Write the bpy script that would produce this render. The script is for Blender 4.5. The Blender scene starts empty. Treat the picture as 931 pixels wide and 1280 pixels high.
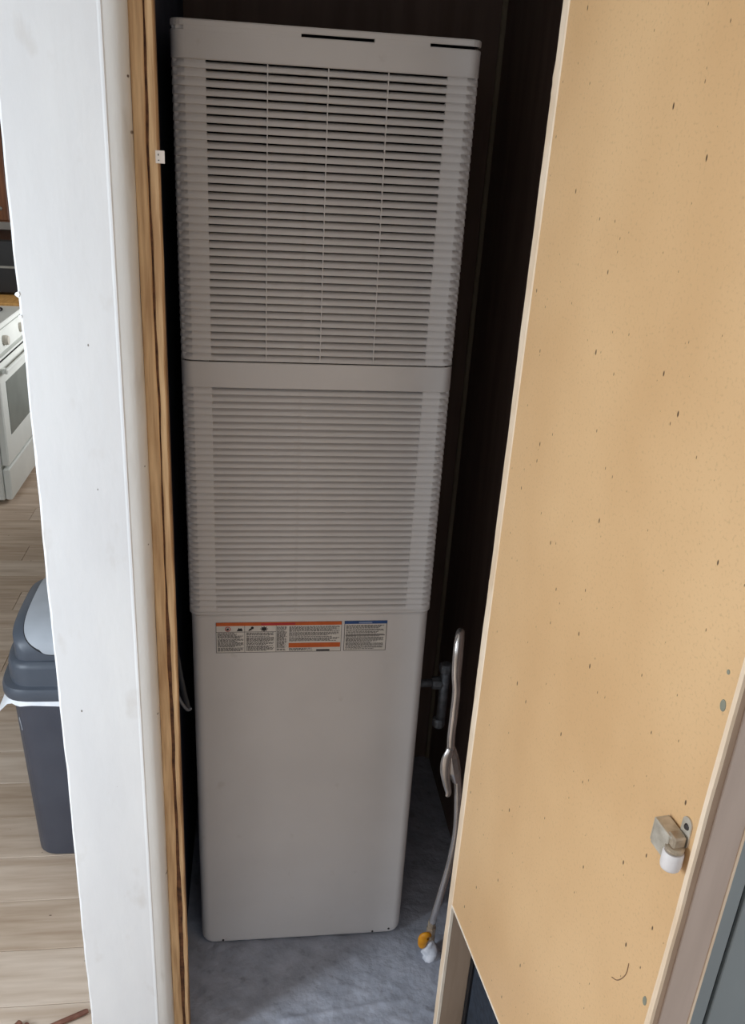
import bpy, math, random
from mathutils import Matrix, Vector
random.seed(7)
scene = bpy.context.scene
COL = scene.collection
PI = math.pi

# ------------------------------------------------------------------ camera
cam_data = bpy.data.cameras.new('camera')
cam = bpy.data.objects.new('camera', cam_data)
COL.objects.link(cam)
CAM_LOC = (0.13293, -1.58380, 1.83034)
YAW, PITCH, ROLL, F_PX = -0.14591, -0.41564, -0.064994, 1098.043
def rot_cam(a, b, c):
    return (Matrix.Rotation(a, 3, 'Z') @ Matrix.Rotation(b, 3, 'X') @ Matrix.Rotation(c, 3, 'Y'))
RM = rot_cam(YAW, PITCH, ROLL)
right, fwd, up = RM.col[0], RM.col[1], RM.col[2]
M = Matrix.Identity(4)
for i in range(3):
    M[i][0], M[i][1], M[i][2], M[i][3] = right[i], up[i], -fwd[i], CAM_LOC[i]
cam.matrix_world = M
cam_data.sensor_fit = 'VERTICAL'
cam_data.sensor_height = 36.0
cam_data.lens = 36.0 * F_PX / 1280.0
cam_data.shift_y = 20.0 / 1280.0
cam_data.clip_start = 0.02
scene.camera = cam

# ------------------------------------------------------------------ light
world = bpy.data.worlds.new('world')
scene.world = world
world.use_nodes = True
bg = world.node_tree.nodes['Background']
bg.inputs[0].default_value = (0.86, 0.92, 1.0, 1)
bg.inputs[1].default_value = 1.06

def area(name, loc, target, sx, sy, power, col):
    d = bpy.data.lights.new(name, 'AREA')
    d.shape = 'RECTANGLE'; d.size = sx; d.size_y = sy
    d.energy = power; d.color = col
    o = bpy.data.objects.new(name, d)
    COL.objects.link(o)
    o.location = loc
    o.rotation_euler = (Vector(target) - Vector(loc)).to_track_quat('-Z', 'Y').to_euler()
    return o
# area light added for an assumed window on the left; no window is built
area('assumed_window_light', (-1.72, -1.08, 1.15), (0.2, -0.35, 0.70), 0.55, 1.2, 58, (0.80, 0.90, 1.0))
# added fill light that brightens the stove; no window is built there
area('stove_fill_light', (0.08, 3.3, 1.10), (-1.6, 3.2, 0.95), 1.0, 0.8, 16, (0.95, 0.97, 1.0)).data.spread = math.radians(110)

scene.view_settings.view_transform = 'Standard'
scene.view_settings.look = 'None'
scene.view_settings.exposure = 0.0
scene.view_settings.gamma = 1.0
scene.view_settings.use_curve_mapping = False

# ------------------------------------------------------------------ materials
def lin(c):
    return tuple(((v / 255.0) / 12.92 if v / 255.0 <= 0.04045 else ((v / 255.0 + 0.055) / 1.055) ** 2.4) for v in c) + (1.0,)

def mat(name, c1, c2=None, rough=0.6, metal=0.0, scale=20.0, stretch=(1, 1, 1), bump=0.0, bscale=None, spec=0.4, detail=4.0, lo=0.35, hi=0.65):
    m = bpy.data.materials.new(name)
    m.use_nodes = True
    nt = m.node_tree
    b = nt.nodes['Principled BSDF']
    b.inputs['Roughness'].default_value = rough
    b.inputs['Metallic'].default_value = metal
    b.inputs['Specular IOR Level'].default_value = spec
    c2 = c2 or tuple(max(0, int(v * 0.95)) for v in c1)
    tc = nt.nodes.new('ShaderNodeTexCoord')
    mp = nt.nodes.new('ShaderNodeMapping')
    mp.inputs['Scale'].default_value = stretch
    nt.links.new(tc.outputs['Object'], mp.inputs['Vector'])
    nz = nt.nodes.new('ShaderNodeTexNoise')
    nz.inputs['Scale'].default_value = scale
    nz.inputs['Detail'].default_value = detail
    nt.links.new(mp.outputs[0], nz.inputs['Vector'])
    cr = nt.nodes.new('ShaderNodeValToRGB')
    cr.color_ramp.elements[0].position = lo; cr.color_ramp.elements[0].color = lin(c1)
    cr.color_ramp.elements[1].position = hi; cr.color_ramp.elements[1].color = lin(c2)
    nt.links.new(nz.outputs['Fac'], cr.inputs['Fac'])
    nt.links.new(cr.outputs['Color'], b.inputs['Base Color'])
    if bump > 0:
        bp = nt.nodes.new('ShaderNodeBump')
        bp.inputs['Strength'].default_value = bump
        bp.inputs['Distance'].default_value = 0.004
        src = nz
        if bscale:
            src = nt.nodes.new('ShaderNodeTexNoise')
            src.inputs['Scale'].default_value = bscale
            src.inputs['Detail'].default_value = 5
            nt.links.new(mp.outputs[0], src.inputs['Vector'])
        nt.links.new(src.outputs['Fac'], bp.inputs['Height'])
        nt.links.new(bp.outputs['Normal'], b.inputs['Normal'])
    m['_ramp'] = cr.name
    return m

def add_specks(m, stretch, scale, thr, keep, colour, seed=0.0, plane=None):
    """dark flecks of the material itself: sparse, elongated dots"""
    nt = m.node_tree
    b = nt.nodes['Principled BSDF']
    src = b.inputs['Base Color'].links[0].from_socket
    tc = nt.nodes.new('ShaderNodeTexCoord')
    mp = nt.nodes.new('ShaderNodeMapping')
    mp.inputs['Scale'].default_value = stretch
    mp.inputs['Location'].default_value = (seed, seed * 1.7, seed * .3)
    nt.links.new(tc.outputs['Object'], mp.inputs['Vector'])
    vo = nt.nodes.new('ShaderNodeTexVoronoi')
    vo.inputs['Scale'].default_value = scale
    if plane:
        vo.voronoi_dimensions = '2D'
        sp = nt.nodes.new('ShaderNodeSeparateXYZ'); cb_ = nt.nodes.new('ShaderNodeCombineXYZ')
        nt.links.new(mp.outputs[0], sp.inputs[0])
        nt.links.new(sp.outputs['XYZ'.index(plane[0])], cb_.inputs[0])
        nt.links.new(sp.outputs['XYZ'.index(plane[1])], cb_.inputs[1])
        nt.links.new(cb_.outputs[0], vo.inputs['Vector'])
    else:
        nt.links.new(mp.outputs[0], vo.inputs['Vector'])
    sep = nt.nodes.new('ShaderNodeSeparateColor')
    nt.links.new(vo.outputs['Color'], sep.inputs[0])
    # dot radius depends on the cell's random value, most cells have none
    mr = nt.nodes.new('ShaderNodeMapRange')
    mr.inputs['From Min'].default_value = keep; mr.inputs['From Max'].default_value = 1.0
    mr.inputs['To Min'].default_value = 0.0; mr.inputs['To Max'].default_value = thr
    nt.links.new(sep.outputs[0], mr.inputs['Value'])
    sub = nt.nodes.new('ShaderNodeMath'); sub.operation = 'SUBTRACT'
    nt.links.new(mr.outputs[0], sub.inputs[0]); nt.links.new(vo.outputs['Distance'], sub.inputs[1])
    mu = nt.nodes.new('ShaderNodeMath'); mu.operation = 'MULTIPLY'; mu.use_clamp = True
    nt.links.new(sub.outputs[0], mu.inputs[0]); mu.inputs[1].default_value = 60.0
    mx = nt.nodes.new('ShaderNodeMix'); mx.data_type = 'RGBA'
    nt.links.new(mu.outputs[0], mx.inputs['Factor'])
    nt.links.new(src, mx.inputs['A'])
    mx.inputs['B'].default_value = lin(colour)
    nt.links.new(mx.outputs['Result'], b.inputs['Base Color'])

def add_blotch(m, scale, colour, lo, hi, amount, stretch=(1, 1, 1)):
    nt = m.node_tree
    b = nt.nodes['Principled BSDF']
    src = b.inputs['Base Color'].links[0].from_socket
    tc = nt.nodes.new('ShaderNodeTexCoord')
    mp = nt.nodes.new('ShaderNodeMapping'); mp.inputs['Scale'].default_value = stretch
    nt.links.new(tc.outputs['Object'], mp.inputs['Vector'])
    nz = nt.nodes.new('ShaderNodeTexNoise'); nz.inputs['Scale'].default_value = scale; nz.inputs['Detail'].default_value = 6
    nt.links.new(mp.outputs[0], nz.inputs['Vector'])
    mr = nt.nodes.new('ShaderNodeMapRange')
    mr.inputs['From Min'].default_value = lo; mr.inputs['From Max'].default_value = hi
    mr.inputs['To Max'].default_value = amount
    nt.links.new(nz.outputs['Fac'], mr.inputs['Value'])
    mx = nt.nodes.new('ShaderNodeMix'); mx.data_type = 'RGBA'
    nt.links.new(mr.outputs[0], mx.inputs['Factor'])
    nt.links.new(src, mx.inputs['A'])
    mx.inputs['B'].default_value = lin(colour)
    nt.links.new(mx.outputs['Result'], b.inputs['Base Color'])

MT = {}
MT['white_paint'] = mat('white_paint', (236, 236, 236), (228, 228, 229), 0.45, scale=9, bump=0.12, bscale=60, stretch=(1, 1, .35))
add_specks(MT['white_paint'], (1, 1, .6), 18, 0.035, 0.80, (120, 112, 104), 3.1, 'XZ')
add_blotch(MT['white_paint'], 14, (205, 198, 190), .60, .75, .6, (1, 1, .5))
MT['strip_paint'] = mat('strip_paint', (222, 219, 214), (212, 208, 202), 0.5, scale=12, bump=0.15, bscale=70, stretch=(1, 1, .3))
add_specks(MT['strip_paint'], (1, 1, .6), 22, 0.05, 0.75, (96, 84, 76), 1.3, 'XZ')
add_blotch(MT['strip_paint'], 18, (180, 170, 158), .58, .72, .7, (1, 1, .25))
MT['raw_wood'] = mat('raw_wood', (214, 178, 134), (176, 138, 98), 0.75, scale=22, stretch=(6, 6, .35), bump=0.3)
MT['raw_wood_dark'] = mat('raw_wood_dark', (180, 140, 100), (112, 78, 48), 0.75, scale=24, stretch=(6, 6, .3), bump=0.3)
MT['crack'] = mat('crack', (118, 80, 54), (70, 46, 32), 0.9, scale=60)
MT['closet_dark'] = mat('closet_dark', (122, 103, 94), (112, 94, 85), 0.85, scale=7, stretch=(4, 4, .5), spec=.1)
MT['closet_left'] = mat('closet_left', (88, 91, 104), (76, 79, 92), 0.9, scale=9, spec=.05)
MT['closet_trim'] = mat('closet_trim', (150, 138, 116), (130, 118, 98), 0.8, scale=10, stretch=(1, 1, .2))
MT['concrete'] = mat('concrete', (180, 184, 196), (160, 164, 176), 0.8, scale=16, bump=0.8, bscale=55, detail=8)
add_blotch(MT['concrete'], 34, (128, 130, 138), .58, .74, .6)
MT['furnace'] = mat('furnace', (214, 209, 206), (208, 203, 200), 0.42, scale=5, bump=0.02, bscale=400)
add_blotch(MT['furnace'], 26, (176, 164, 152), .66, .80, .35)
MT['void_shade'] = mat('void_shade', (14, 13, 16), (10, 10, 12), 0.95, scale=9, spec=.0)  # black colour painting the shade inside the furnace openings
MT['paper'] = mat('paper', (216, 210, 202), (206, 200, 192), 0.55, scale=40)
MT['paper_grey'] = mat('paper_grey', (176, 172, 166), (166, 162, 156), 0.55, scale=40)
MT['ink'] = mat('ink', (96, 92, 90), (80, 76, 76), 0.6, scale=40)
MT['ink_dark'] = mat('ink_dark', (40, 36, 38), (34, 30, 32), 0.6, scale=40)
MT['orange'] = mat('orange', (204, 98, 40), (190, 88, 36), 0.5, scale=40)
MT['red_ink'] = mat('red_ink', (186, 50, 56), (172, 46, 52), 0.5, scale=40)
MT['blue_ink'] = mat('blue_ink', (38, 78, 136), (34, 70, 124), 0.5, scale=40)
MT['pale_blue_ink'] = mat('pale_blue_ink', (132, 150, 182), (120, 140, 172), 0.5, scale=40)
MT['door_skin'] = mat('door_skin', (226, 186, 138), (213, 171, 123), 0.36, scale=3.2, bump=0.05, bscale=220, detail=6, stretch=(1, 1, .7))
add_blotch(MT['door_skin'], 240, (188, 152, 112), .55, .72, .5)
add_specks(MT['door_skin'], (1.15, 1, .5), 22, 0.050, 0.62, (92, 68, 48), 2.0, 'XZ')
add_specks(MT['door_skin'], (1.3, 1, .55), 40, 0.055, 0.72, (128, 98, 68), 5.0, 'XZ')
MT['door_edge'] = mat('door_edge', (240, 218, 192), (226, 198, 166), 0.6, scale=18, stretch=(1, 1, .4), bump=.2)
MT['cut_edge'] = mat('cut_edge', (248, 236, 218), (240, 224, 204), 0.6, scale=30)
MT['door_frame'] = mat('door_frame', (204, 184, 170), (194, 174, 160), 0.6, scale=14, stretch=(3, 3, .3), bump=.05)
MT['door_core'] = mat('door_core', (190, 162, 138), (166, 140, 118), 0.7, scale=18, stretch=(3, 3, .3))
MT['door_stile'] = mat('door_stile', (168, 146, 126), (156, 134, 114), 0.7, scale=18, stretch=(3, 3, .3))
MT['filter'] = mat('filter', (46, 54, 66), (36, 42, 52), 0.9, scale=70, bump=.3)
MT['black_metal'] = mat('black_metal', (22, 23, 28), (18, 18, 22), 0.6, scale=20)
MT['grey_panel'] = mat('grey_panel', (150, 158, 160), (142, 150, 152), 0.5, scale=5, stretch=(1, 1, .4))
MT['patch'] = mat('patch', (140, 138, 120), (126, 126, 112), 0.7, scale=90)
MT['scuff'] = mat('scuff', (140, 108, 82), (120, 92, 70), 0.8, scale=90)
MT['zinc'] = mat('zinc', (214, 206, 192), (180, 170, 154), 0.42, 0.45, scale=60)
MT['nylon'] = mat('nylon', (228, 220, 216), (218, 210, 206), 0.4, scale=30)
MT['screw'] = mat('screw', (90, 84, 82), (66, 60, 60), 0.4, 0.7, scale=60)
MT['steel'] = mat('steel', (226, 220, 216), (208, 202, 198), 0.26, 0.88, scale=30)
MT['iron'] = mat('iron', (92, 94, 98), (64, 66, 70), 0.55, 0.6, scale=60)
MT['brass'] = mat('brass', (196, 180, 158), (160, 142, 122), 0.42, 0.45, scale=60)
MT['yellow'] = mat('yellow', (232, 160, 32), (214, 138, 24), 0.45, scale=60)
MT['putty'] = mat('putty', (226, 226, 232), (190, 192, 200), 0.8, scale=60, bump=.5)
add_specks(MT['putty'], (1, 1, 1), 60, 0.35, 0.7, (60, 60, 66), 1.0)
MT['cable'] = mat('cable', (48, 50, 56), (38, 40, 46), 0.5, scale=20)
MT['cable_light'] = mat('cable_light', (120, 122, 128), (100, 102, 108), 0.5, scale=20)
MT['can'] = mat('can', (76, 80, 92), (70, 74, 86), 0.42, scale=10, bump=.03, bscale=300)
MT['can_lid'] = mat('can_lid', (80, 86, 96), (72, 78, 88), 0.4, scale=10)
MT['flap'] = mat('flap', (172, 177, 184), (164, 169, 176), 0.4, scale=12)
add_specks(MT['flap'], (1, 1, 1), 40, 0.12, 0.85, (120, 112, 100), 1.0)
MT['bag'] = mat('bag', (238, 240, 244), (226, 230, 236), 0.4, scale=30, bump=.3)
MT['stove_white'] = mat('stove_white', (214, 216, 210), (208, 210, 204), 0.3, scale=6)
MT['stove_glass'] = mat('stove_glass', (124, 128, 122), (116, 120, 114), 0.12, scale=6)
MT['knob'] = mat('knob', (196, 190, 178), (186, 180, 168), 0.4, scale=20)
MT['black_enamel'] = mat('black_enamel', (24, 24, 26), (18, 18, 20), 0.3, scale=20)
MT['microwave'] = mat('microwave', (34, 32, 32), (28, 26, 26), 0.35, scale=10)
MT['silver'] = mat('silver', (150, 146, 138), (130, 126, 118), 0.35, 0.7, scale=20)
MT['butcher'] = mat('butcher', (212, 164, 98), (190, 140, 78), 0.45, scale=9, stretch=(8, 1, 1))
MT['cabinet'] = mat('cabinet', (128, 78, 42), (98, 56, 30), 0.45, scale=8, stretch=(6, 6, .5))
MT['wall'] = mat('wall', (206, 202, 194), (200, 196, 188), 0.7, scale=6)
MT['ceiling'] = mat('ceiling', (226, 224, 220), (220, 218, 214), 0.8, scale=6)
MT['copper'] = mat('copper', (140, 94, 76), (108, 70, 56), 0.5, scale=30, stretch=(1, 1, 1))
MT['tag'] = mat('tag', (214, 202, 190), (204, 192, 180), 0.6, scale=30)
MT['subfloor'] = mat('subfloor', (150, 132, 112), (138, 120, 100), 0.8, scale=9)
PL = []
for i, (a, b_) in enumerate([((214, 195, 176), (178, 154, 132)), ((208, 188, 168), (170, 146, 123)), ((218, 201, 184), (184, 162, 141))]):
    m_ = mat('plank_%d' % i, a, b_, 0.42, scale=5, stretch=(.6, 7, 1), detail=7, lo=.3, hi=.7, bump=.04)
    add_specks(m_, (.8, 1.6, 1), 12, 0.05, 0.72, (96, 78, 66), 1.0 + i, 'XY')
    PL.append(m_)

# ------------------------------------------------------------------ mesh helpers
class MB:
    def __init__(self):
        self.v = []; self.f = []
    def add(self, verts, faces):
        o = len(self.v)
        self.v += [tuple(p) for p in verts]
        self.f += [tuple(i + o for i in f) for f in faces]
        return self
    def box(self, x0, x1, y0, y1, z0, z1, b=0.0):
        if b <= 0:
            vs = [(x, y, z) for z in (z0, z1) for y in (y0, y1) for x in (x0, x1)]
            return self.add(vs, [(0, 2, 3, 1), (4, 5, 7, 6), (0, 1, 5, 4), (2, 6, 7, 3), (0, 4, 6, 2), (1, 3, 7, 5)])
        # chamfered box: 24 vertices
        X, Y, Z = (x0, x1), (y0, y1), (z0, z1)
        idx = {}; vs = []
        for i in (0, 1):
            for j in (0, 1):
                for k in (0, 1):
                    sx, sy, sz = (1 - 2 * i), (1 - 2 * j), (1 - 2 * k)
                    for a in range(3):
                        p = [X[i] + sx * b, Y[j] + sy * b, Z[k] + sz * b]
                        p[a] = (X[i], Y[j], Z[k])[a]
                        idx[(i, j, k, a)] = len(vs); vs.append(p)
        fs = []
        I = lambda i, j, k, a: idx[(i, j, k, a)]
        for i in (0, 1):
            q = [I(i, 0, 0, 0), I(i, 1, 0, 0), I(i, 1, 1, 0), I(i, 0, 1, 0)]; fs.append(q if i else q[::-1])
            q = [I(0, i, 0, 1), I(1, i, 0, 1), I(1, i, 1, 1), I(0, i, 1, 1)]; fs.append(q[::-1] if i else q)
            q = [I(0, 0, i, 2), I(1, 0, i, 2), I(1, 1, i, 2), I(0, 1, i, 2)]; fs.append(q if i else q[::-1])
        for i in (0, 1):
            for j in (0, 1):
                fs.append([I(i, j, 0, 0), I(i, j, 0, 1), I(i, j, 1, 1), I(i, j, 1, 0)])
                fs.append([I(i, 0, j, 0), I(i, 0, j, 2), I(i, 1, j, 2), I(i, 1, j, 0)])
                fs.append([I(0, i, j, 1), I(0, i, j, 2), I(1, i, j, 2), I(1, i, j, 1)])
        for i in (0, 1):
            for j in (0, 1):
                for k in (0, 1):
                    fs.append([I(i, j, k, 0), I(i, j, k, 1), I(i, j, k, 2)])
        return self.add(vs, fs)
    def grid(self, rows, close_u=False, close_v=False, cap0=False, cap1=False):
        n, m = len(rows), len(rows[0])
        vs = [p for r in rows for p in r]
        fs = []
        for i in range(n if close_v else n - 1):
            for j in range(m if close_u else m - 1):
                a, b = i, (i + 1) % n
                c, d = j, (j + 1) % m
                fs.append((a * m + c, a * m + d, b * m + d, b * m + c))
        if cap0: fs.append(tuple(range(m))[::-1])
        if cap1: fs.append(tuple((n - 1) * m + k for k in range(m)))
        return self.add(vs, fs)
    def tube(self, pts, r, seg=12, cap=True, flat=None):
        pts = [Vector(p) for p in pts]
        rs = r if isinstance(r, (list, tuple)) else [r] * len(pts)
        rows = []
        ref = Vector((0.13, 0.97, 0.21))
        for i, p in enumerate(pts):
            t = (pts[min(i + 1, len(pts) - 1)] - pts[max(i - 1, 0)]).normalized()
            a = t.cross(ref).normalized(); b = t.cross(a).normalized()
            fl = flat[i] if flat else 1.0
            rows.append([p + (a * math.cos(2 * PI * k / seg) + b * math.sin(2 * PI * k / seg) * fl) * rs[i] for k in range(seg)])
        return self.grid(rows, close_u=True, cap0=cap, cap1=cap)
    def lathe(self, prof, c=(0, 0, 0), axis='Z', seg=20):
        rows = []
        for r, h in prof:
            row = []
            for k in range(seg):
                a = 2 * PI * k / seg
                x, y = r * math.cos(a), r * math.sin(a)
                if axis == 'Z': p = (x, y, h)
                elif axis == 'X': p = (h, x, y)
                else: p = (x, h, y)
                row.append((p[0] + c[0], p[1] + c[1], p[2] + c[2]))
            rows.append(row)
        return self.grid(rows, close_u=True, cap0=True, cap1=True)
    def mesh(self, name, material, smooth=False):
        me = bpy.data.meshes.new(name)
        me.from_pydata(self.v, [], self.f)
        import bmesh
        bm = bmesh.new(); bm.from_mesh(me)
        bmesh.ops.recalc_face_normals(bm, faces=bm.faces)
        bm.to_mesh(me); bm.free()
        me.materials.append(material)
        if smooth:
            for p in me.polygons: p.use_smooth = True
        return me
    def build(self, name, material, parent=None, smooth=False, loc=None):
        return link(name, self.mesh(name, material, smooth), parent, loc)

def link(name, me, parent=None, loc=None):
    o = bpy.data.objects.new(name, me)
    COL.objects.link(o)
    if parent: o.parent = parent
    if loc: o.location = loc
    return o
def tag(o, label=None, cat=None, group=None, kind=None):
    if label: o['label'] = label
    if cat: o['category'] = cat
    if group: o['group'] = group
    if kind: o['kind'] = kind
    return o
def empty(name, loc=(0, 0, 0), rz=0.0, ry=0.0):
    o = bpy.data.objects.new(name, None)
    COL.objects.link(o)
    o.location = loc; o.rotation_euler = (0, ry, rz)
    o.empty_display_size = .05
    return o
def sharp(o, angle=35):
    try:
        o.data.set_sharp_from_angle(angle=math.radians(angle))
    except Exception:
        pass
    return o
def crv(pts, n=8):
    """Catmull-Rom through the points"""
    P = [Vector(p) for p in pts]
    P = [P[0] * 2 - P[1]] + P + [P[-1] * 2 - P[-2]]
    out = []
    for i in range(1, len(P) - 2):
        for k in range(n):
            t = k / n
            out.append(0.5 * ((2 * P[i]) + (-P[i - 1] + P[i + 1]) * t + (2 * P[i - 1] - 5 * P[i] + 4 * P[i + 1] - P[i + 2]) * t * t + (-P[i - 1] + 3 * P[i] - 3 * P[i + 1] + P[i + 2]) * t ** 3))
    out.append(P[-2])
    return out
def wob(z, s, a):
    return a * (math.sin(z * 9.1 + s) * .5 + math.sin(z * 23.7 + s * 2.3) * .3 + math.sin(z * 61.0 + s * 4.1) * .2)

# ------------------------------------------------------------------ setting
ZC = 2.22           # ceiling height
FRONT = -0.30       # plane of the closet's front
# floor: base slab with planks
fl = MB().box(-4.0, 4.0, -8.0, 4.7, -0.08, -0.012).build('floor', MT['subfloor'])  # slab extended out of view to stop world light from below
tag(fl, 'floor of greyish brown wood-look planks running across the kitchen', 'floor', kind='structure')
PW, PLEN = 0.152, 1.22
pm = [[MB().box(0, L_ - .0015, 0, PW - .0015, -0.012, -0.003, .0012).mesh('plank', m_) for m_ in PL] for L_ in (PLEN, PLEN * .5)]
row = 0
y = -1.35
while y < 4.6:
    off = (row * 0.43) % PLEN
    x = -2.0 - off
    while x < 1.8:
        xe = x + PLEN
        # keep only planks in the open kitchen and hall, not under the closet
        lim = 1.8 if y + PW < FRONT - .10 else -0.195
        if xe > -2.0 and x < lim - .05:
            if xe <= lim:
                link('plank', pm[0][random.randrange(3)], fl, (x, y, 0))
            else:
                MB().box(0, lim - x, 0, PW - .0015, -0.012, -0.003, .0012).build('plank', PL[random.randrange(3)], fl, loc=(x, y, 0))
        x = xe
    y += PW; row += 1

# closet floor: lumpy grey screed
rows = []
nx, ny = 120, 150
rr = random.Random(3)
def lump(x, y):
    v = .5 * math.sin(x * 31 + 1.3 * math.sin(y * 23)) * math.sin(y * 37 + 2 * math.sin(x * 17)) + .3 * math.sin(x * 83 + y * 41) * math.sin(y * 97 - x * 20)
    ridge = math.exp(-((y + .235 + .02 * math.sin(x * 22)) / .010) ** 2) * (.5 + .5 * math.sin(x * 60))
    ridge2 = math.exp(-((y + .20 - .10 * (x - .35)) / .007) ** 2) * (1 if .2 < x < .5 else 0)
    fine = math.sin(x * 211 + 3 * math.sin(y * 53)) * math.sin(y * 173 + 2 * math.sin(x * 71))
    return .0020 * v + .0030 * ridge + .0024 * ridge2 + .0007 * fine * (1 if y < .0 else 0)
for j in range(ny + 1):
    yy = FRONT + (0.70 - FRONT) * (j / ny) ** 1.6
    rows.append([( -.04 + .75 * i / nx, yy, lump(-.04 + .75 * i / nx, yy)) for i in range(nx + 1)])
cf = MB().grid(rows)
cf.box(-.04, .71, FRONT, .70, -.02, -.006)
tag(sharp(cf.build('floor_closet', MT['concrete'], smooth=True), 50), 'lumpy grey screed floor of the closet under the furnace', 'floor', kind='structure')

# closet shell
tag(MB().box(-.10, .80, .69, .73, -.02, ZC).build('wall_closet_back', MT['closet_dark']), 'dark brown back wall of the closet behind the furnace', 'wall', kind='structure')
tag(MB().box(.70, .735, -.26, .69, -.02, ZC).build('wall_closet_right', MT['closet_dark']), 'dark brown side wall of the closet right of the furnace', 'wall', kind='structure')
tag(MB().box(.688, .70, .678, .69, 0, ZC, .002).build('trim_1', MT['closet_trim']), 'thin wooden corner strip at the back of the dark closet', 'trim', kind='structure')
cw = MB().box(.575, .80, -.30, -.26, -.012, ZC).build('wall_closet_front', MT['door_frame'])
tag(cw, 'narrow wall beside the closet opening behind the open door', 'wall', kind='structure')
tag(MB().box(-2.0, 1.80, -2.6, 4.7, ZC, ZC + .05).build('ceiling', MT['ceiling']), 'plain ceiling above the closet and kitchen', 'ceiling', kind='structure')

# partition between kitchen and closet
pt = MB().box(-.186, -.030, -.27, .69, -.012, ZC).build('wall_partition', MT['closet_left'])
tag(pt, 'white painted end of the wall between kitchen and closet with raw plywood edges', 'wall', kind='structure')
MB().box(-.190, -.186, -.284, .69, -.012, ZC).build('kitchen_side_panel', MT['white_paint'], pt)
# casing board with a slightly worn left edge
def column(secs_fn, z0, z1, n):
    rows = []
    for k in range(n + 1):
        z = z0 + (z1 - z0) * k / n
        rows.append([(x, y, z) for x, y in secs_fn(z)])
    return MB().grid(rows, close_u=True, cap0=True, cap1=True)
def casing(z):
    a = wob(z, 1.0, .0012); c = .0022 + abs(wob(z * 2.3, 4.0, .0016))
    return [(-.1925 + a, -.284), (-.1925 + a, FRONT + c + .001), (-.1925 + a + c * 1.3, FRONT), (-.120, FRONT - .0003), (-.0640, FRONT - .0002), (-.0615, FRONT - .0007), (-.0590, FRONT - .0007), (-.0578, FRONT + .0004), (-.0580, -.284)]
MB_ = column(casing, -.012, ZC, 160)
MB_.build('casing_board', MT['white_paint'], pt)
def strip(z):
    a = wob(z, 2.0, .0006)
    return [(-.058, -.270), (-.058, -.2998), (-.050, -.2994), (-.0420, -.2980), (-.0360, -.2950), (-.0320 + a, -.2900), (-.0298 + a, -.2840), (-.0290 + a, -.270)]
sharp(column(strip, -.012, ZC, 120).build('jamb_strip', MT['strip_paint'], pt, smooth=True), 60)
def ply1(z):
    a, b = wob(z, 5.0, .0014), wob(z, 8.0, .0016)
    return [(-.0292, -.262), (-.0292, -.2795), (-.0270, -.2803), (-.0140 + b, -.2800), (-.0122 + b, -.2785), (-.0120 + b, -.262)]
column(ply1, -.012, ZC, 200).build('plywood_edge', MT['raw_wood'], pt)
def ply2(z):
    a, b = wob(z * 1.3, 3.0, .0016), wob(z, 11.0, .0018)
    low = .0010 * math.sin(z * 3.0); g = -.0085 + .0030 * max(0, min(1, (1.2 - z) / .9))
    return [(g + a + low, -.262), (g + a + low, -.2765), (g + .001 + a + low, -.2780), (.0002 + b, -.2776), (.0016 + b, -.2762), (.0016 + b, -.262)]
column(ply2, -.012, ZC, 220).build('plywood_edge', MT['raw_wood'], pt)
MB().box(-.0150, -.0040, -.2755, -.2620, -.012, ZC).build('crack_filler', MT['crack'], pt)
MB().box(-.030, .0008, -.262, -.2400, -.012, ZC).build('closet_stud', MT['raw_wood_dark'], pt)
# flaked paint on the kitchen-side edge
fk = MB()
for z, s in ((1.608, .005), (1.577, .003)):
    P = [(-.1935 - s * .5, -.2965, z), (-.1925 - s, -.2950, z - s * .6), (-.1920, -.2995, z - s * 1.2), (-.1890, -.3010, z - s * .3), (-.1905, -.3005, z + s * .6), (-.1900, -.2900, z - s * .2)]
    fk.add(P, [(0, 1, 2), (0, 2, 3), (0, 3, 4), (1, 0, 5), (2, 1, 5), (3, 2, 5), (4, 3, 5), (0, 4, 5)])
fk.build('paint_flakes', MT['white_paint'], pt)

# kitchen shell
tag(MB().box(-1.82, -1.76, -3.0, 4.66, -.012, ZC).build('wall_left', MT['wall']), 'plain pale kitchen wall behind the stove', 'wall', kind='structure')  # near part lengthened out of view to block world light from the left
tag(MB().box(.10, .16, .73, 4.66, -.012, ZC).build('wall_light_block', MT['wall']), 'unseen pale wall added behind the closet to keep outside light off the kitchen', 'wall', kind='structure')  # unseen wall, added to cut the world light entering the kitchen
tag(MB().box(-1.76, .10, 4.60, 4.66, -.012, ZC).build('wall_back', MT['wall']), 'plain pale wall at the far end of the kitchen', 'wall', kind='structure')

# grey panel wall behind the open door
wr = MB().box(.64, 1.80, -.41, -.36, -.012, ZC).build('wall_right', MT['black_metal'])
tag(wr, 'grey panelled wall with a dark vertical joint behind the open door', 'wall', kind='structure')
for a, b in ((.64, 1.071), (1.079, 1.80)):
    MB().box(a, b, -.422, -.41, -.012, ZC, .002).build('panel', MT['grey_panel'], wr)

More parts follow.
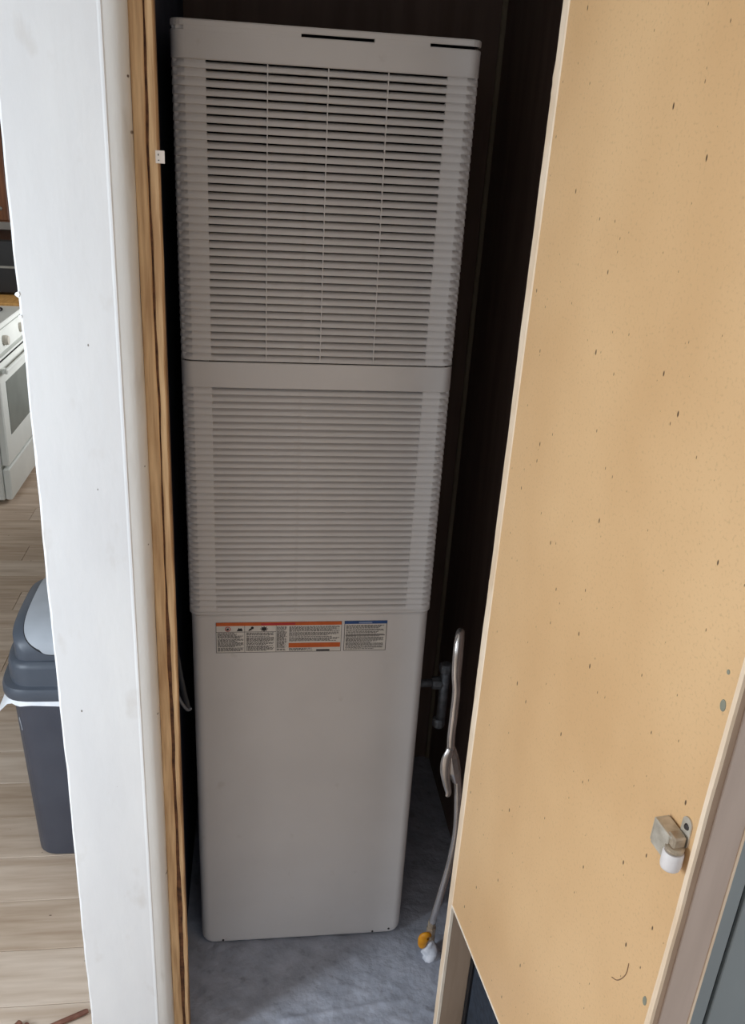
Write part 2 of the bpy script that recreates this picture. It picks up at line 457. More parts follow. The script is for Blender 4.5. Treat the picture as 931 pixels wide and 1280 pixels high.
# ------------------------------------------------------------------ furnace
W, PIT = 0.500, 0.012955
fu = empty('wall_furnace', (0.0065, 0, 0.0045), ry=-0.0050)
tag(fu, 'tall pale grey metal furnace with two louvred grilles standing in the closet', 'furnace')
def plan(inset=0.0, r=.022, depth=.055, mids=(), out=0.0):
    """points round the front: (x, y, nx, ny)"""
    x0, x1 = inset, W - inset
    P = [(x0, depth, -1, 0), (x0, r + .004, -1, 0)]
    n = 6
    for k in range(n + 1):
        a = PI + (PI / 2) * k / n
        P.append((x0 + r + r * math.cos(a), r + r * math.sin(a), math.cos(a), math.sin(a)))
    for m in mids: P.append((m, 0, 0, -1))
    for k in range(n + 1):
        a = 1.5 * PI + (PI / 2) * k / n
        P.append((x1 - r + r * math.cos(a), r + r * math.sin(a), math.cos(a), math.sin(a)))
    P += [(x1, r + .004, 1, 0), (x1, depth, 1, 0)]
    return P
def offs(P, out, z):
    return [(p[0] + p[2] * out, p[1] + p[3] * out, z) for p in P]
# cabinet behind the front
body = MB().box(.006, W - .006, .052, .600, 0, 1.962, .004)
body.build('cabinet_body', MT['furnace'], fu)
MB().box(.050, .450, .0125, .051, 1.44, 1.935).build('grille_shade', MT['void_shade'], fu)  # black block paints the shade behind the open slots
# slats
MIDS = (.0548, .0552, .1525, .25, .3475, .4448, .4452)
PP = plan(mids=MIDS)
def slat_mesh(name, mid, side, corner):
    rows = []
    for p in PP:
        if p[3] == -1 and .055 <= p[0] <= .445: pr = mid
        elif abs(p[2]) > .80: pr = prof_edge
        elif abs(p[2]) > .2: pr = corner
        else: pr = side
        rows.append([(p[0] + p[2] * o, p[1] + p[3] * o, dz) for o, dz in pr])
    return MB().grid(rows).mesh(name, MT['furnace'])
p_ = PIT
prof_open = [(-.0125, -.0022), (-.0090, -.0030), (-.0052, -.0044), (-.0024, -.0060), (-.0009, -.0082), (0, -.0106), (0, -.0121), (-.0008, -.0128), (-.0110, -p_)]
prof_side = [(-.0040, 0), (-.0037, -.0016), (-.0024, -.0034), (-.0012, -.0054), (-.0005, -.0078), (0, -.0104), (0, -.0120), (-.0008, -.0128), (-.0040, -p_)]
prof_corn = [(-.0062, 0), (-.0056, -.0022), (-.0036, -.0042), (-.0016, -.0062), (-.0004, -.0084), (0, -.0106), (0, -.0116), (-.0014, -.0126), (-.0062, -p_)]
prof_edge = [(-.0012, 0), (-.0012, -.0014), (-.0008, -.0034), (-.0004, -.0054), (-.0002, -.0078), (0, -.0104), (0, -.0120), (-.0004, -.0128), (-.0012, -p_)]
prof_low = [(-.0105, 0), (-.0098, -.0024), (-.0062, -.0042), (-.0028, -.0060), (-.0010, -.0082), (0, -.0106), (0, -.0121), (-.0010, -.0128), (-.0105, -p_)]
sl_up = slat_mesh('slat', prof_open, prof_side, prof_corn)
sl_lo = slat_mesh('slat', prof_low, prof_side, prof_corn)
Z_UP, Z_LO = 1.9254, 1.3968
for i in range(37):
    link('slat', sl_up, fu, (0, 0, Z_UP - PIT * i))
for i in range(36):
    link('slat', sl_lo, fu, (0, 0, Z_LO - PIT * i))
for xm in (.1525, .25, .3475):
    MB().box(xm - .0008, xm + .0008, .0002, .010, Z_UP - PIT * 37 + .003, Z_UP - .001).build('grille_divider', MT['furnace'], fu)
# plain bands
def band(name, z0, z1, inset=0.0, edge=.0015, parent=fu, rr_=.022):
    P = plan(inset, rr_, mids=(.25,))
    prof = [(-edge - .003, z0), (-edge, z0), (0, z0 + edge), (0, z1 - edge), (-edge, z1), (-edge - .003, z1)]
    o = MB().grid([offs(P, o_, z) for o_, z in prof]).build(name, MT['furnace'], parent, smooth=True)
    return sharp(o, 40)
band('top_band', Z_UP - .0006, 1.9660)
band('middle_band', Z_LO - .0004, Z_UP - PIT * 37 - .0022)
zr = Z_LO - PIT * 36
band('ridge_band', zr - .0085, zr, edge=.0022)
# top cap with two air slits under it
capP = plan(.0, .022, mids=(.25,))
rows = [offs(capP, o_, z) for o_, z in ((-.004, 1.9705), (-.0006, 1.9705), (0, 1.972), (0, 1.9785), (-.002, 1.9805))]
m = MB().grid(rows)
m.add([(p[0], p[1], p[2]) for p in rows[-1]] + [(W - .0, .60, 1.9805), (0, .60, 1.9805)], [tuple(range(len(capP) + 2))])
m.build('top_cap', MT['furnace'], fu)
for a, b, yf in ((.022, .205, .0002), (.010, .022, .0040), (.0035, .010, .0125), (.322, .412, .0002)):
    MB().box(a, b, yf, .03, 1.9640, 1.9725).build('cap_tab', MT['furnace'], fu)
MB().box(.012, W - .012, .012, .05, 1.9600, 1.9712).build('slit_shade', MT['void_shade'], fu)  # black block paints the shade inside the air slits
# lower door panel with rounded bottom corners
rows = []
z_top = zr - .0090
rc = .020
inset0 = .0035
for h in (0.0, .0012, .0035, .007, .012, .018, .022, .20, .45, z_top - .003, z_top):
    s_in = inset0 + (rc - math.sqrt(max(0, rc * rc - (rc - h) ** 2)) if h < rc else 0)
    o_ = -.0005
    if h == 0: o_ = -.006
    elif h < .002: o_ = -.003
    elif h < .004: o_ = -.0012
    if h >= z_top - .0001: o_ = -.004
    rows.append([(p[0], p[1], h) for p in [(q[0] + q[2] * o_, q[1] + q[3] * o_) for q in plan(s_in, .022, mids=(.25,))]])
lp = MB().grid(rows)
sharp(lp.build('lower_door', MT['furnace'], fu, smooth=True), 40)
for x, z in ((.056, .008), (.425, .008), (.466, .014)):
    MB().lathe([(.0001, -.0012), (.0022, -.0010), (.0028, 0), (.0028, .002)], (x, -.0002, z), 'Y', 10).build('screw_head', MT['screw'], fu)

# printed labels (flat print; far too fine to read in the photo)
LX0, LX1, LZ0, LZ1 = .0535, .4080, .8330, .9050
YF = -.0002
def plate(parent, name, x0, x1, z0, z1, m, lift=0.0):
    return MB().box(x0, x1, YF - .0005 - lift, YF + .0006, z0, z1).build(name, m, parent)
def print_lines(parent, x0, x1, z0, z1, pitch=.0022, fill=.86, last=.6):
    mb = MB(); r2 = random.Random(int(x0 * 1e5 + z0 * 1e4)); z = z1 - pitch * .3
    while z - pitch * .55 > z0:
        x = x0; end = x1 - r2.random() ** 3 * (x1 - x0) * .35
        while x < end - .001:
            w = min(r2.uniform(.0018, .0065), end - x)
            mb.box(x, x + w * .92, YF - .0008, YF - .0003, z - pitch * .58, z)
            x += w + .0008
        z -= pitch
        if r2.random() < .10: z -= pitch * .5
    return tag(mb.build('fine_print', MT['ink'], parent), kind='stuff')
XS = LX0 + .2590
wl = MB().box(LX0, XS, YF - .0004, YF + .001, LZ0, LZ1).build('warning_label', MT['paper'], fu)
wl['label'] = 'white warning sticker with orange bands and pictograms'
plate(wl, 'header_band', LX0, XS, LZ1 - .0078, LZ1, MT['orange'], .0002)
XM = LX0 + .1440
plate(wl, 'header_word', LX0 + .092, XM + .018, LZ1 - .0062, LZ1 - .0022, MT['red_ink'], .0004)
plate(wl, 'caution_band', XM + .005, XS - .002, LZ0 + .0105, LZ0 + .0215, MT['orange'], .0002)
def ico(parent, pts, m, name='pictogram'):
    n = len(pts)
    vs = [(x, YF - .0010, z) for x, z in pts] + [(x, YF - .0002, z) for x, z in pts]
    return MB().add(vs, [tuple(range(n))] + [(k, (k + 1) % n, n + (k + 1) % n, n + k) for k in range(n)]).build(name, m, parent)
def circ(cx, cz, r, n=16): return [(cx + r * math.cos(2 * PI * k / n), cz + r * math.sin(2 * PI * k / n)) for k in range(n)]
zc = LZ1 - .0150
ring = MB()
for k in range(20):
    a0, a1 = 2 * PI * k / 20, 2 * PI * (k + 1) / 20
    ring.add([(LX0 + .024 + r * math.cos(a), YF - .001, zc + r * math.sin(a)) for a in (a0, a1) for r in (.0042, .0058)], [(0, 1, 3, 2)])
ring.build('pictogram', MT['red_ink'], wl)
ico(wl, [(LX0 + .0215, zc - .003), (LX0 + .0255, zc - .003), (LX0 + .0265, zc), (LX0 + .0245, zc + .003), (LX0 + .0235, zc + .0008), (LX0 + .0215, zc + .0012)], MT['ink_dark'])
ico(wl, [(LX0 + .042, zc - .005), (LX0 + .054, zc - .005), (LX0 + .0535, zc - .001), (LX0 + .051, zc + .002), (LX0 + .0485, zc), (LX0 + .046, zc + .0025), (LX0 + .0445, zc - .001)], MT['ink_dark'])
ico(wl, circ(LX0 + .074, zc + .0022, .0030), MT['ink_dark'])
ico(wl, [(LX0 + .066, zc - .005), (LX0 + .0675, zc - .001), (LX0 + .071, zc + .001), (LX0 + .073, zc - .001), (LX0 + .0712, zc - .005), (LX0 + .070, zc - .002), (LX0 + .068, zc - .005)], MT['ink_dark'])
star = []
for k in range(16):
    a = 2 * PI * k / 16 + PI / 2; r = (.0085 if k % 2 == 0 else .0042)
    star.append((LX0 + .098 + r * math.cos(a), zc - .0005 + r * math.sin(a) * .85))
ico(wl, star, MT['ink_dark'])
XA = LX0 + .0600; XB = LX0 + .1225
print_lines(wl, LX0 + .003, XA - .004, LZ0 + .003, LZ1 - .0240)
print_lines(wl, XA + .002, XB - .004, LZ0 + .003, LZ1 - .0240)
print_lines(wl, XB + .002, XM + .001, LZ0 + .003, LZ1 - .0100)
print_lines(wl, XM + .006, XS - .004, LZ0 + .0250, LZ1 - .0100)
print_lines(wl, XM + .006, XS - .060, LZ0 + .002, LZ0 + .0095)
plate(wl, 'barcode', XS - .052, XS - .024, LZ0 + .0015, LZ0 + .0050, MT['ink_dark'], .0003)
bd = MB()
for x in (LX0, XA - .002, XB, XS - .0008): bd.box(x, x + .0008, YF - .0008, YF, LZ0, LZ1 - .0078 if x > LX0 + .001 and x < XS - .01 else LZ1)
for z in (LZ0, LZ1 - .0228): bd.box(LX0, XB if z > LZ0 else XS, YF - .0008, YF, z, z + .0008)
bd.build('border_line', MT['ink'], wl)
X2 = XS + .0055
nl = MB().box(X2, LX1, YF - .0004, YF + .001, LZ0 + .0005, LZ1 + .0005).build('notice_label', MT['paper'], fu)
nl['label'] = 'white notice sticker with a blue header'
plate(nl, 'header_band', X2, LX1, LZ1 - .0065, LZ1 + .0005, MT['blue_ink'], .0002)
plate(nl, 'header_word', X2 + .030, X2 + .058, LZ1 - .0052, LZ1 - .0014, MT['pale_blue_ink'], .0004)
print_lines(nl, X2 + .004, LX1 - .006, LZ0 + .040, LZ1 - .0090)
print_lines(nl, X2 + .004, LX1 - .006, LZ0 + .004, LZ0 + .0370)
bd = MB()
for x in (X2, LX1 - .0014): bd.box(x, x + .0012, YF - .0008, YF, LZ0 + .0005, LZ1 - .006)
bd.box(X2, LX1, YF - .0008, YF, LZ0 + .0005, LZ0 + .0014)
bd.box(X2 + .003, LX1 - .004, YF - .0008, YF, LZ0 + .0372, LZ0 + .0390)
bd.build('border_line', MT['ink'], nl)

# ------------------------------------------------------------------ closet door, swung open
dr = empty('door_1', (0.5266, -0.30, 0), rz=math.atan2(-.993, .116))
tag(dr, 'open closet door seen from its raw tan hardboard inner side', 'door', kind='structure')
DT = 2.10; CZ = .4435; C0 = .022; C1 = .575; DW = .6235
# inner skin round the return-air cutout, ragged at the free edge
n = 150
vs = []; fs = []
ys = []
for k in range(n + 1):
    z = .04 + (DT - .04) * k / n
    ys.append(z)
# split exactly at the cutout's top
ki = min(range(n + 1), key=lambda k: abs(ys[k] - CZ)); ys[ki] = CZ
kb = min(range(n + 1), key=lambda k: abs(ys[k] - .08))
sk = MB()
def cell(s0, s1, k0, k1, jag=False):
    rows = []
    for k in range(k0, k1 + 1):
        e = wob(ys[k], 6.0, .0016) if jag else 0
        rows.append([(s0, 0, ys[k]), (s1 - .003 + e, 0, ys[k]), (s1 - .0006 + e, .0012, ys[k]), (s1 + e * .6, .0045, ys[k])] if jag else [(s0, 0, ys[k]), (s1, 0, ys[k])])
    sk.grid(rows)
cell(C0, DW, ki, n, True)
cell(C1, DW, kb, ki, True)
cell(C0, DW, 0, kb, True)
# thickness of the cut
sk.box(C0, C1, .0002, .0045, CZ, CZ + .003)
sk.box(C0, C1, .0002, .0045, .077, .080)
sk.box(C1, C1 + .003, .0002, .0045, .08, CZ)
sk.build('inner_skin', MT['door_skin'], dr)
sk2 = MB()
sk2.box(C0 + .001, C1, -.0012, .0040, CZ - .0040, CZ + .0006)
sk2.box(C0 - .002, C0 + .0016, -.0018, .0040, .06, CZ)
sk2.build('cut_edge', MT['cut_edge'], dr)
# pale ragged strip along the hinge edge
rows = []
N2 = 220
for k in range(N2 + 1):
    z = .03 + (DT - .03) * k / N2
    e = wob(z, 2.2, .0016)
    bump_ = 0
    for zc_, a_ in ((1.925, .006), (1.905, .004), (1.86, .003), (1.155, .004), (.98, .003)):
        bump_ += a_ * math.exp(-((z - zc_) / .008) ** 2)
    rows.append([(-.001 - bump_ + e, .006, z), (-.0012 - bump_ + e, .001, z), (.002 + e, -.0012, z), (.0195 + e * .5, -.0013, z), (.0220 + e * .3, .0001, z), (.0222, .006, z)])
MB().grid(rows, close_u=True, cap0=True, cap1=True).build('hinge_edge_strip', MT['door_edge'], dr)
# frame inside the hollow door
MB().box(.000, .0235, .0048, .0550, .03, DT).build('hinge_stile', MT['door_stile'], dr)
MB().box(.0235, DW - .05, .0048, .0550, CZ, CZ + .04).build('cutout_rail', MT['door_stile'], dr)
MB().box(.0235, DW - .05, .0048, .0550, .03, .078).build('bottom_rail', MT['door_stile'], dr)
MB().box(.0235, DW - .05, .0048, .0550, DT - .05, DT).build('top_rail', MT['door_stile'], dr)
ls = MB()
ls.box(DW - .050, DW - .0025, .0047, .0152, .03, DT)
ls.build('core_strip', MT['door_core'], dr)
MB().box(DW - .050, DW - .0005, .0152, .0560, .03, DT, .001).build('latch_stile', MT['door_frame'], dr)
MB().box(.0, DW + .0005, .0560, .0590, CZ, DT).build('outer_skin', MT['door_edge'], dr)
MB().box(DW - .050, DW + .0005, .0560, .0590, .03, CZ).build('outer_skin', MT['door_edge'], dr)
rows = []
for k in range(N2 + 1):
    z = .03 + (DT - .03) * k / N2
    e = wob(z, 6.0, .0013); w = .0010 * math.sin(z * 14.0) + .0012 * math.sin(z * 5.1 + 1)
    rows.append([(DW - .0052 + w, .0004, z), (DW - .0048 + w, -.0007, z), (DW - .0020 + e, -.0007, z), (DW + .0008 + e, .0010, z), (DW + .0010 + e, .0050, z), (DW - .004, .0052, z)])
MB().grid(rows, close_u=True, cap0=True, cap1=True).build('free_edge_strip', MT['door_edge'], dr)
# return-air grille on the outer side of the cutout
gr = MB()
gr.box(.0240, .0370, .0560, .0660, .05, CZ + .01); gr.box(.56, .573, .0560, .0660, .05, CZ + .01)
gr.box(.0370, .56, .0560, .0660, .05, .064); gr.box(.0370, .56, .0560, .0660, CZ - .004, CZ + .01)
g = gr.build('grille_frame', MT['black_metal'], dr)
MB().box(.037, .56, .0610, .0640, .064, CZ - .004).build('filter_pad', MT['filter'], g)
# filler spots, scuff
for s_, z_, a_, b_ in ((.6085, 1.3356, .0042, .0065), (.6085, .912, .0035, .0065), (.604, 1.372, .0022, .0026)):
    MB().lathe([(.0001, -.0010), (1.0, -.0008), (1.15, 0)], (0, 0, 0), 'Y', 14)
    mb = MB()
    ring_ = [(s_ + a_ * math.cos(2 * PI * k / 14), -.0006, z_ + b_ * math.sin(2 * PI * k / 14)) for k in range(14)]
    ring2 = [(s_ + a_ * 1.1 * math.cos(2 * PI * k / 14), .0004, z_ + b_ * 1.1 * math.sin(2 * PI * k / 14)) for k in range(14)]
    mb.grid([ring_, ring2], close_u=True, cap0=True)
    mb.build('filler_spot', MT['patch'], dr)
MB().tube(crv([(.541, -.0003, .870), (.552, -.0004, .878), (.561, -.0004, .893), (.566, -.0004, .908), (.566, -.0003, .924)], 5), .0006, 6).build('scuff_mark', MT['scuff'], dr)
# roller catch
rcp = MB()
ovl = []
for k in range(20):
    a = 2 * PI * k / 20
    ovl.append((.6040 + .0085 * math.cos(a), 1.168 + .0085 * math.sin(a) + (.011 if math.sin(a) > 0 else -.011)))
rows = [[(x, yv, z) for x, z in ovl] for yv in (.0002, -.0018)]
rcp.grid(rows, close_u=True, cap0=True, cap1=True)
rc_ = rcp.build('roller_catch', MT['zinc'], dr)
rc_['label'] = 'metal roller catch with a white nylon roller'
MB().lathe([(.0001, -.0040), (.0028, -.0036), (.0040, -.0022), (.0042, -.0015)], (.6045, 0, 1.176), 'Y', 12).build('screw', MT['screw'], rc_)
hs = MB()
hs.box(.5760, .6070, -.0190, -.0018, 1.1620, 1.1655, .001)        # top plate
hs.box(.5760, .6040, -.0205, -.0175, 1.1320, 1.1655, .001)         # front plate
hs.box(.5730, .5762, -.0200, -.0018, 1.1340, 1.1655, .001)         # rear cheek
hs.build('housing', MT['zinc'], rc_)
ar = MB()
ar.box(.5970, .6120, -.0185, -.0030, 1.1530, 1.1670, .002)
ar.lathe([(.0001, 1.1480), (.0094, 1.1482), (.0104, 1.1500), (.0104, 1.1530), (.008, 1.1545)], (.6075, -.0125, 0), 'Z', 18)
ar.build('arm', MT['brass'], rc_)
sharp(MB().lathe([(.0001, 1.1230), (.0084, 1.1232), (.0108, 1.1252), (.0116, 1.1292), (.0116, 1.1440), (.0106, 1.1476), (.0001, 1.1480)], (.6075, -.0127, 0), 'Z', 24).build('roller', MT['nylon'], rc_, smooth=True), 40)

# ------------------------------------------------------------------ gas line beside the furnace
gl = empty('gas_hose', (.570, -.055, .003))
tag(gl, 'shiny flexible gas hose rising from a yellow-handled floor valve beside the furnace', 'gas hose')
def rel(pts, o=(.570, -.055, .003)): return [(p[0] - o[0], p[1] - o[1], p[2] - o[2]) for p in pts]
up_p = crv([(.5850, .030, .660), (.5810, .026, .760), (.5770, .018, .835), (.5690, -.006, .884), (.5590, -.034, .894), (.5535, -.050, .868), (.5545, -.055, .815), (.5600, -.056, .770), (.5605, -.056, .710), (.5605, -.056, .650), (.5640, -.056, .605)], 8)
MB().tube(rel(up_p), .0088, 14).build('upper_hose', MT['steel'], gl, smooth=True)
lo_p = crv([(.5720, -.056, .585), (.5840, -.056, .545), (.5935, -.056, .470), (.5985, -.056, .380), (.5925, -.056, .285), (.5800, -.056, .190), (.5700, -.056, .120), (.5675, -.056, .098)], 8)
MB().tube(rel(lo_p), .0086, 14).build('lower_hose', MT['steel'], gl, smooth=True)
ft = MB()
ft.tube(rel([(.5625, -.056, .622), (.5665, -.056, .600), (.5755, -.056, .560), (.5830, -.056, .530)]), [.0105, .0150, .0160, .0100], 8)
f1 = ft.build('hose_fitting', MT['steel'], gl)
sharp(MB().tube(rel(crv([(.5605, -.064, .622), (.5535, -.066, .600), (.5530, -.066, .565), (.5600, -.066, .530), (.5665, -.066, .505), (.5640, -.066, .495)], 4)), [k_ * 1.45 for k_ in (.0060, .0066, .0070, .0074, .0078, .0080, .0078, .0076, .0074, .0070, .0066, .0062, .006, .0056, .0052, .0048, .0045, .0042, .004, .0036, .003)], 10, flat=[.55] * 21).build('lever', MT['steel'], f1, smooth=True), 60)
vb = MB()
vb.lathe([(.0085, .098), (.0100, .095), (.0100, .086), (.0088, .084), (.0088, .079), (.0118, .077), (.0118, .060), (.0095, .058), (.0095, .048), (.0115, .046), (.0115, .030), (.0090, .028), (.0080, -.004)], (-.0030, 0, 0), 'Z', 8)
vbo = vb.build('floor_valve', MT['brass'], gl)
vh = MB()
vh.tube(crv([(-.005, -.004, .050), (-.012, -.010, .062), (-.021, -.012, .060), (-.024, -.012, .042), (-.0245, -.012, .024)], 4), [.005, .0055, .007, .0085, .010, .0115, .0125, .013, .0135, .0135, .0135, .0130, .012, .0115, .0105, .009, .006], 12, flat=[.6] * 17)
sharp(vh.build('valve_handle', MT['yellow'], vbo, smooth=True), 60)
# white putty round the foot of the valve
rows = []
for i in range(9):
    t = i / 8
    zz = .047 * (1 - t) - .004
    rad = .005 + .021 * t ** .8
    rows.append([(-.004 + rad * (1 + .16 * math.sin(3 * a + i) + .10 * math.sin(7 * a + 2 * i)) * math.cos(a) + .005 * t, -.010 - .004 * t + rad * (1 + .16 * math.sin(3 * a + i)) * math.sin(a) * .8, zz) for a in [2 * PI * k / 20 for k in range(20)]])
pu = MB().grid(rows, close_u=True, cap0=True, cap1=True).build('putty_blob', MT['putty'], gl, smooth=True)

# iron gas pipe at the furnace's side
ip = empty('gas_pipe', (.56, .05, .70))
tag(ip, 'dark iron gas pipe and shut-off elbow behind the flexible hose', 'gas pipe')
MB().tube([(-.075, 0, .020), (-.012, 0, .020)], .0095, 12).build('pipe', MT['iron'], ip, smooth=True)
MB().lathe([(.0001, -.030), (.013, -.029), (.015, -.024), (.015, -.010), (.0115, -.008), (.0115, .002)], (0, 0, .020), 'X', 8).build('union_nut', MT['iron'], ip)
MB().tube([(0, 0, .055), (0, 0, -.085)], [.012, .0105], 12).build('drop_pipe', MT['iron'], ip, smooth=True)
MB().lathe([(.0001, .048), (.013, .049), (.016, .052), (.016, .066), (.012, .070), (.0001, .071)], (0, 0, 0), 'Z', 10).build('cap', MT['iron'], ip)
MB().lathe([(.0001, -.100), (.012, -.099), (.015, -.094), (.015, -.080), (.011, -.076), (.0001, -.075)], (-.004, 0, 0), 'Z', 10).build('elbow', MT['iron'], ip)

# cable in the gap left of the furnace
cb = empty('cable', (0, -.08, .76))
tag(cb, 'dark flat cable hanging in the gap left of the furnace', 'cable')
cp = crv([(-.030, .02, .30), (-.026, .012, .20), (-.018, .006, .12), (-.008, 0, .05), (.000, 0, .005), (.002, 0, -.008)], 6)
MB().tube(cp, .006, 8, flat=[.5] * len(cp)).build('sheath', MT['cable'], cb, smooth=True)
cp = crv([(-.028, -.004, .060), (-.016, -.004, .028), (-.006, -.004, .006), (.002, -.003, -.004), (.008, -.002, .000)], 6)
MB().tube(cp, .0032, 8).build('bare_end', MT['cable_light'], cb, smooth=True)
# paper tag on the plywood edge
tg = MB()
tg.box(-.0015, .0105, -.2800, -.2794, 1.7840, 1.8000)
tgo = tg.build('paper_tag', MT['tag'])
tag(tgo, 'small white paper tag sticking out from the raw plywood edge', 'tag')
MB().box(.0015, .0030, -.2803, -.2799, 1.7935, 1.7960).build('print_mark', MT['ink'], tgo)
MB().box(.0015, .0035, -.2803, -.2799, 1.7870, 1.7885).build('print_mark', MT['ink'], tgo)

# ------------------------------------------------------------------ kitchen: trash can
TC = empty('trash_can', (-.352, .50, -.003))
tag(TC, 'dark grey swing-top trash can with a light grey flap on the kitchen floor', 'trash can')
def srect(hx, hy, z, n=4.0, seg=40, cx=0, cy=0):
    out = []
    for k in range(seg):
        a = 2 * PI * k / seg
        c, s = math.cos(a), math.sin(a)
        out.append((cx + hx * math.copysign(abs(c) ** (2 / n), c), cy + hy * math.copysign(abs(s) ** (2 / n), s), z))
    return out
HX, HY = .128, .200
bd = MB().grid([srect(.085, .165, .000, 5), srect(.095, .176, .003, 5), srect(.100, .181, .012, 5), srect(.1205, .1945, .525, 5), srect(.124, .198, .530, 5), srect(.124, .198, .545, 5)], close_u=True, cap0=True, cap1=True)
sharp(bd.build('bin_body', MT['can'], TC, smooth=True), 40)
rm = MB().grid([srect(.130, .202, .522, 5), srect(.138, .208, .524, 5), srect(.141, .210, .532, 5), srect(.141, .210, .546, 5), srect(.137, .206, .556, 5), srect(.120, .196, .560, 5), srect(.123, .194, .566, 5), srect(.123, .194, .606, 5), srect(.120, .190, .616, 5), srect(.112, .182, .622, 5)], close_u=True, cap0=True, cap1=True)
lid = rm.build('lid', MT['can_lid'], TC, smooth=True)
sharp(lid, 35)
# hood: arch from front to back, narrower towards the top
def hood(u, v, grow=0.0):
    a = PI * v
    sa = max(0.0, math.sin(a))
    yy = -(.178 + grow) * math.copysign(abs(math.cos(a)) ** .80, math.cos(a))
    zz = .616 + (.094 + grow) * sa ** .62
    wv = .1165 + grow - .012 * sa ** .7
    c_ = min(1.0, abs(yy) / .178)
    wv *= (1 - .97 * c_ ** 5) ** .2
    e = (1 - min(1, abs(u)) ** 5)
    return (u * wv, yy, .616 + (zz - .616) * (.80 + .20 * e))
hd = MB()
US = [-1 + 2 * k / 24 for k in range(25)]
rows = [[(hood(-1, i / 30)[0], hood(-1, i / 30)[1], .612)] + [hood(u, i / 30) for u in US] + [(hood(1, i / 30)[0], hood(1, i / 30)[1], .612)] for i in range(31)]
hd.grid(rows)
sharp(hd.build('hood', MT['can_lid'], lid, smooth=True), 45)
def flap_patch(ul, v0, grow):
    rows = []
    for i in range(57):
        t = -math.cos(PI * i / 56)
        v = .5 + t * (.5 - v0)
        lim_ = ul * (1 - abs(t) ** 7) ** .30 + .0
        lim_ = max(lim_, ul * .05)
        rows.append([hood(lim_ * w, v, grow) for w in (-1, -.8, -.55, -.3, 0, .3, .55, .8, 1)])
    return MB().grid(rows)
flap_patch(.735, .030, .0012).build('flap_gap_shade', MT['black_metal'], lid, smooth=True)  # raised black patch paints the shade in the gap round the flap
flap_patch(.700, .036, .0035).build('flap', MT['flap'], TC, smooth=True)
# white bag peeking out under the rim
bg_ = MB(); rows = []
for i, (g, z) in enumerate(((.0, .532), (.004, .522), (.007, .512))):
    ring_ = srect(.128 + g, .201 + g, z, 5, 60)
    rr_ = []
    for k, p in enumerate(ring_):
        a = 2 * PI * k / 60
        drop = .010 * (math.sin(5 * a) + math.sin(11 * a + 1)) * (i / 2) * .5
        if i == 2:
            d = math.exp(-((a - 3.82) / .22) ** 2)   # the corner that hangs out on the left
            p = (p[0] - .034 * d, p[1] - .010 * d, p[2] - .052 * d)
        rr_.append((p[0], p[1], p[2] + drop))
    rows.append(rr_)
bg_.grid(rows, close_u=True)
bo = bg_.build('bin_bag', MT['bag'], TC, smooth=True)
def bin_front(x, z):
    t = (z - .012) / .513; hx, hy = .100 + .0205 * t, .181 + .0135 * t
    return (x, -hy * (1 - abs(x / hx) ** 5) ** .2 - .0004, z)
MB().tube(crv([bin_front(-.098, .455), bin_front(-.096, .440), bin_front(-.0935, .418)], 4), .0011, 6).build('scratch', MT['flap'], TC)

# ------------------------------------------------------------------ kitchen: stove on the left, facing right
ST = empty('kitchen_stove', (-1.12, 2.80, -.003))
tag(ST, 'white kitchen stove with a grey oven window and beige knobs', 'stove')
SW = .66; SD = .60
MB().box(-SD, -.022, 0, SW, .02, .865, .006).build('stove_body', MT['stove_white'], ST)
MB().box(-SD, .004, 0, SW, .866, .892, .005).build('cooktop', MT['stove_white'], ST)
MB().box(-SD - .03, -SD + .05, 0, SW, .893, 1.05, .006).build('backguard', MT['stove_white'], ST)
cpn = MB()
cpn.add([(-.02, 0, .755), (.012, 0, .765), (.004, 0, .864), (-.02, 0, .864), (-.02, SW, .755), (.012, SW, .765), (.004, SW, .864), (-.02, SW, .864)],
        [(0, 1, 2, 3), (7, 6, 5, 4), (0, 4, 5, 1), (1, 5, 6, 2), (2, 6, 7, 3), (3, 7, 4, 0)])
cpo = cpn.build('control_panel', MT['stove_white'], ST)
for yk in (.178, .506):
    MB().lathe([(.024, -.004), (.025, .010), (.021, .022), (.0001, .024)], (.012, yk, .812), 'X', 18).build('knob', MT['knob'], cpo)
dv = MB().box(-.021, .016, .008, SW - .008, .205, .742, .006).build('oven_door', MT['stove_white'], ST)
MB().box(.0150, .0185, .105, SW - .095, .345, .620).build('oven_window', MT['stove_glass'], dv)
hb = MB(); hb.box(.034, .052, .03, SW - .03, .676, .700, .005)
hb.box(.014, .036, .04, .07, .676, .700); hb.box(.014, .036, SW - .07, SW - .04, .676, .700)
hb.build('handle', MT['stove_white'], dv)
MB().box(-.0195, .0160, .02, SW - .02, .727, .736).build('vent_slot', MT['black_enamel'], dv)
MB().box(-.021, .014, .008, SW - .008, .020, .190, .006).build('drawer', MT['stove_white'], ST)
for by, bx in ((.17, -.16), (.17, -.44), (.49, -.16), (.49, -.44)):
    mb = MB()
    for r_ in (.035, .065, .09):
        mb.tube([(bx + r_ * math.cos(2 * PI * k / 20), by + r_ * math.sin(2 * PI * k / 20), .900) for k in range(21)], .005, 6)
    mb.build('burner_coil', MT['black_enamel'], ST)

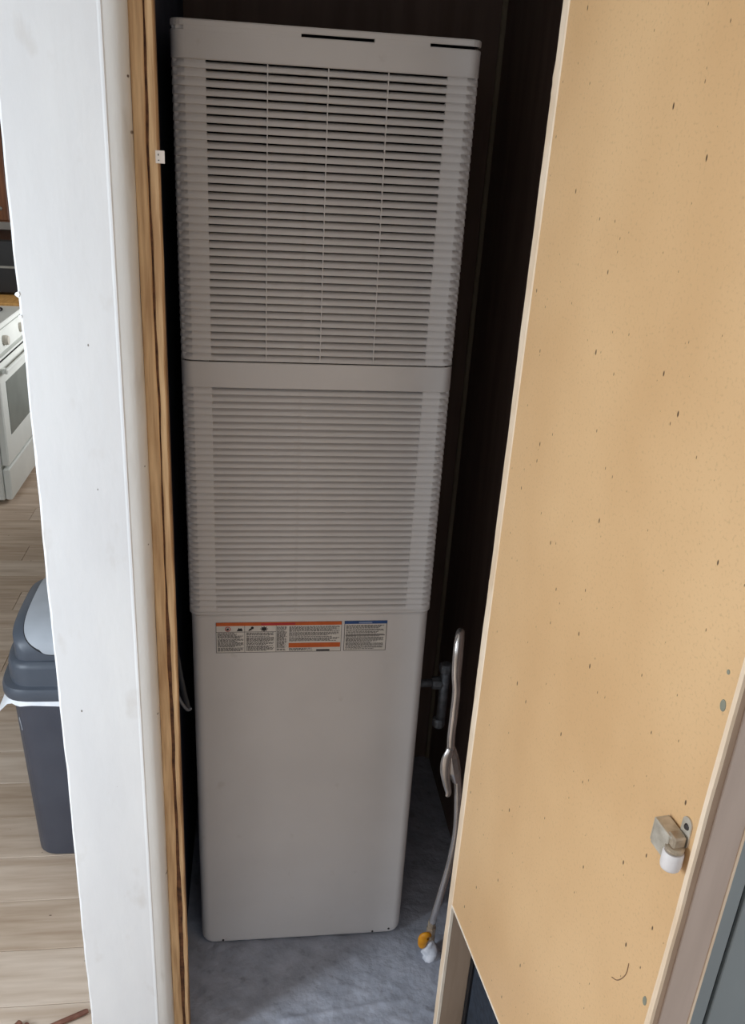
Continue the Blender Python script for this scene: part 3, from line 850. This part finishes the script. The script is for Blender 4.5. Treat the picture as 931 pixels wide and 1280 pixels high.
# counter beyond the stove
CN = empty('base_cabinet', (-1.12, 3.47, -.003))
tag(CN, 'brown base cabinet standing past the stove', 'cabinet')
MB().box(-.58, -.03, 0, 1.10, .09, .865).build('carcass', MT['cabinet'], CN)
MB().box(-.54, -.08, 0, 1.10, 0, .09).build('plinth', MT['black_enamel'], CN)
for k in range(2):
    d_ = MB().box(-.030, -.012, .01 + k * .55, .54 + k * .55, .11, .68, .004).build('cabinet_door', MT['cabinet'], CN)
    MB().lathe([(.006, 0), (.012, .012), (.010, .02), (.0001, .022)], (-.012, .07 + k * .55, .60), 'X', 12).build('knob', MT['silver'], d_)
    MB().box(-.030, -.012, .01 + k * .55, .54 + k * .55, .70, .85, .004).build('drawer_front', MT['cabinet'], CN)
ct = MB().box(-1.74, -1.105, 3.465, 4.58, .862, .900, .004).build('countertop', MT['butcher'])
tag(ct, 'golden wooden countertop beyond the stove', 'countertop')
MW = empty('microwave_oven', (-1.14, 3.72, .9005))
tag(MW, 'black microwave oven on the wooden countertop', 'microwave')
MB().box(-.42, 0, 0, .52, .008, .300, .008).build('case', MT['microwave'], MW)
mdr = MB().box(.001, .022, .002, .39, .012, .296, .004).build('oven_door', MT['microwave'], MW)
MB().tube([(.045, .35, .05), (.045, .35, .26)], .008, 10).build('handle', MT['silver'], mdr)
MB().box(.001, .020, .395, .518, .012, .296, .003).build('control_panel', MT['microwave'], MW)
MB().box(-.418, .0, -.003, .001, .148, .160).build('trim_line', MT['silver'], MW)
for sx_ in (-.39, -.05):
    for sy_ in (.04, .46): MB().lathe([(.012, 0), (.012, .010)], (sx_, sy_, 0), 'Z', 10).build('foot', MT['black_enamel'], MW)
UC = empty('wall_cabinet', (-1.74, 4.25, 1.24))
tag(UC, 'brown wooden wall cabinet hanging in the far kitchen corner', 'cabinet')
MB().box(0, 1.20, .02, .345, 0, .80).build('carcass', MT['cabinet'], UC)
for k in range(3):
    d_ = MB().box(.01 + k * .40, .39 + k * .40, 0, .02, .01, .79, .004).build('cabinet_door', MT['cabinet'], UC)
    MB().lathe([(.0001, -.022), (.010, -.02), (.012, -.012), (.006, 0)], (.35 + k * .40, 0, .08), 'Y', 12).build('knob', MT['silver'], d_)

# reddish brown sticks on the floor
def rod(name, p0, p1, r, label):
    p0, p1 = Vector(p0), Vector(p1); d = p1 - p0
    o = MB().tube([(0, 0, 0), d * .02, d * .5, d * .98, d], [r * .7, r, r * 1.04, r, r * .75], 12).build(name, MT['copper'], None, smooth=True, loc=p0)
    return tag(sharp(o, 40), label, 'stick', 'reddish brown sticks on the plank floor')
rod('wooden_stick', (-.460, -.268, .0045), (-.232, -.163, .0045), .0060, 'long reddish brown stick on the floor reaching the foot of the white wall end')
rod('wooden_stick', (-.425, -.262, .0045), (-.372, -.182, .0065), .0075, 'short reddish brown stick end lying left of the other sticks on the floor')
rod('wooden_stick', (-.395, -.262, .0042), (-.3560, -.186, .0055), .0060, 'pale brown stick end lying between the two darker sticks on the floor')
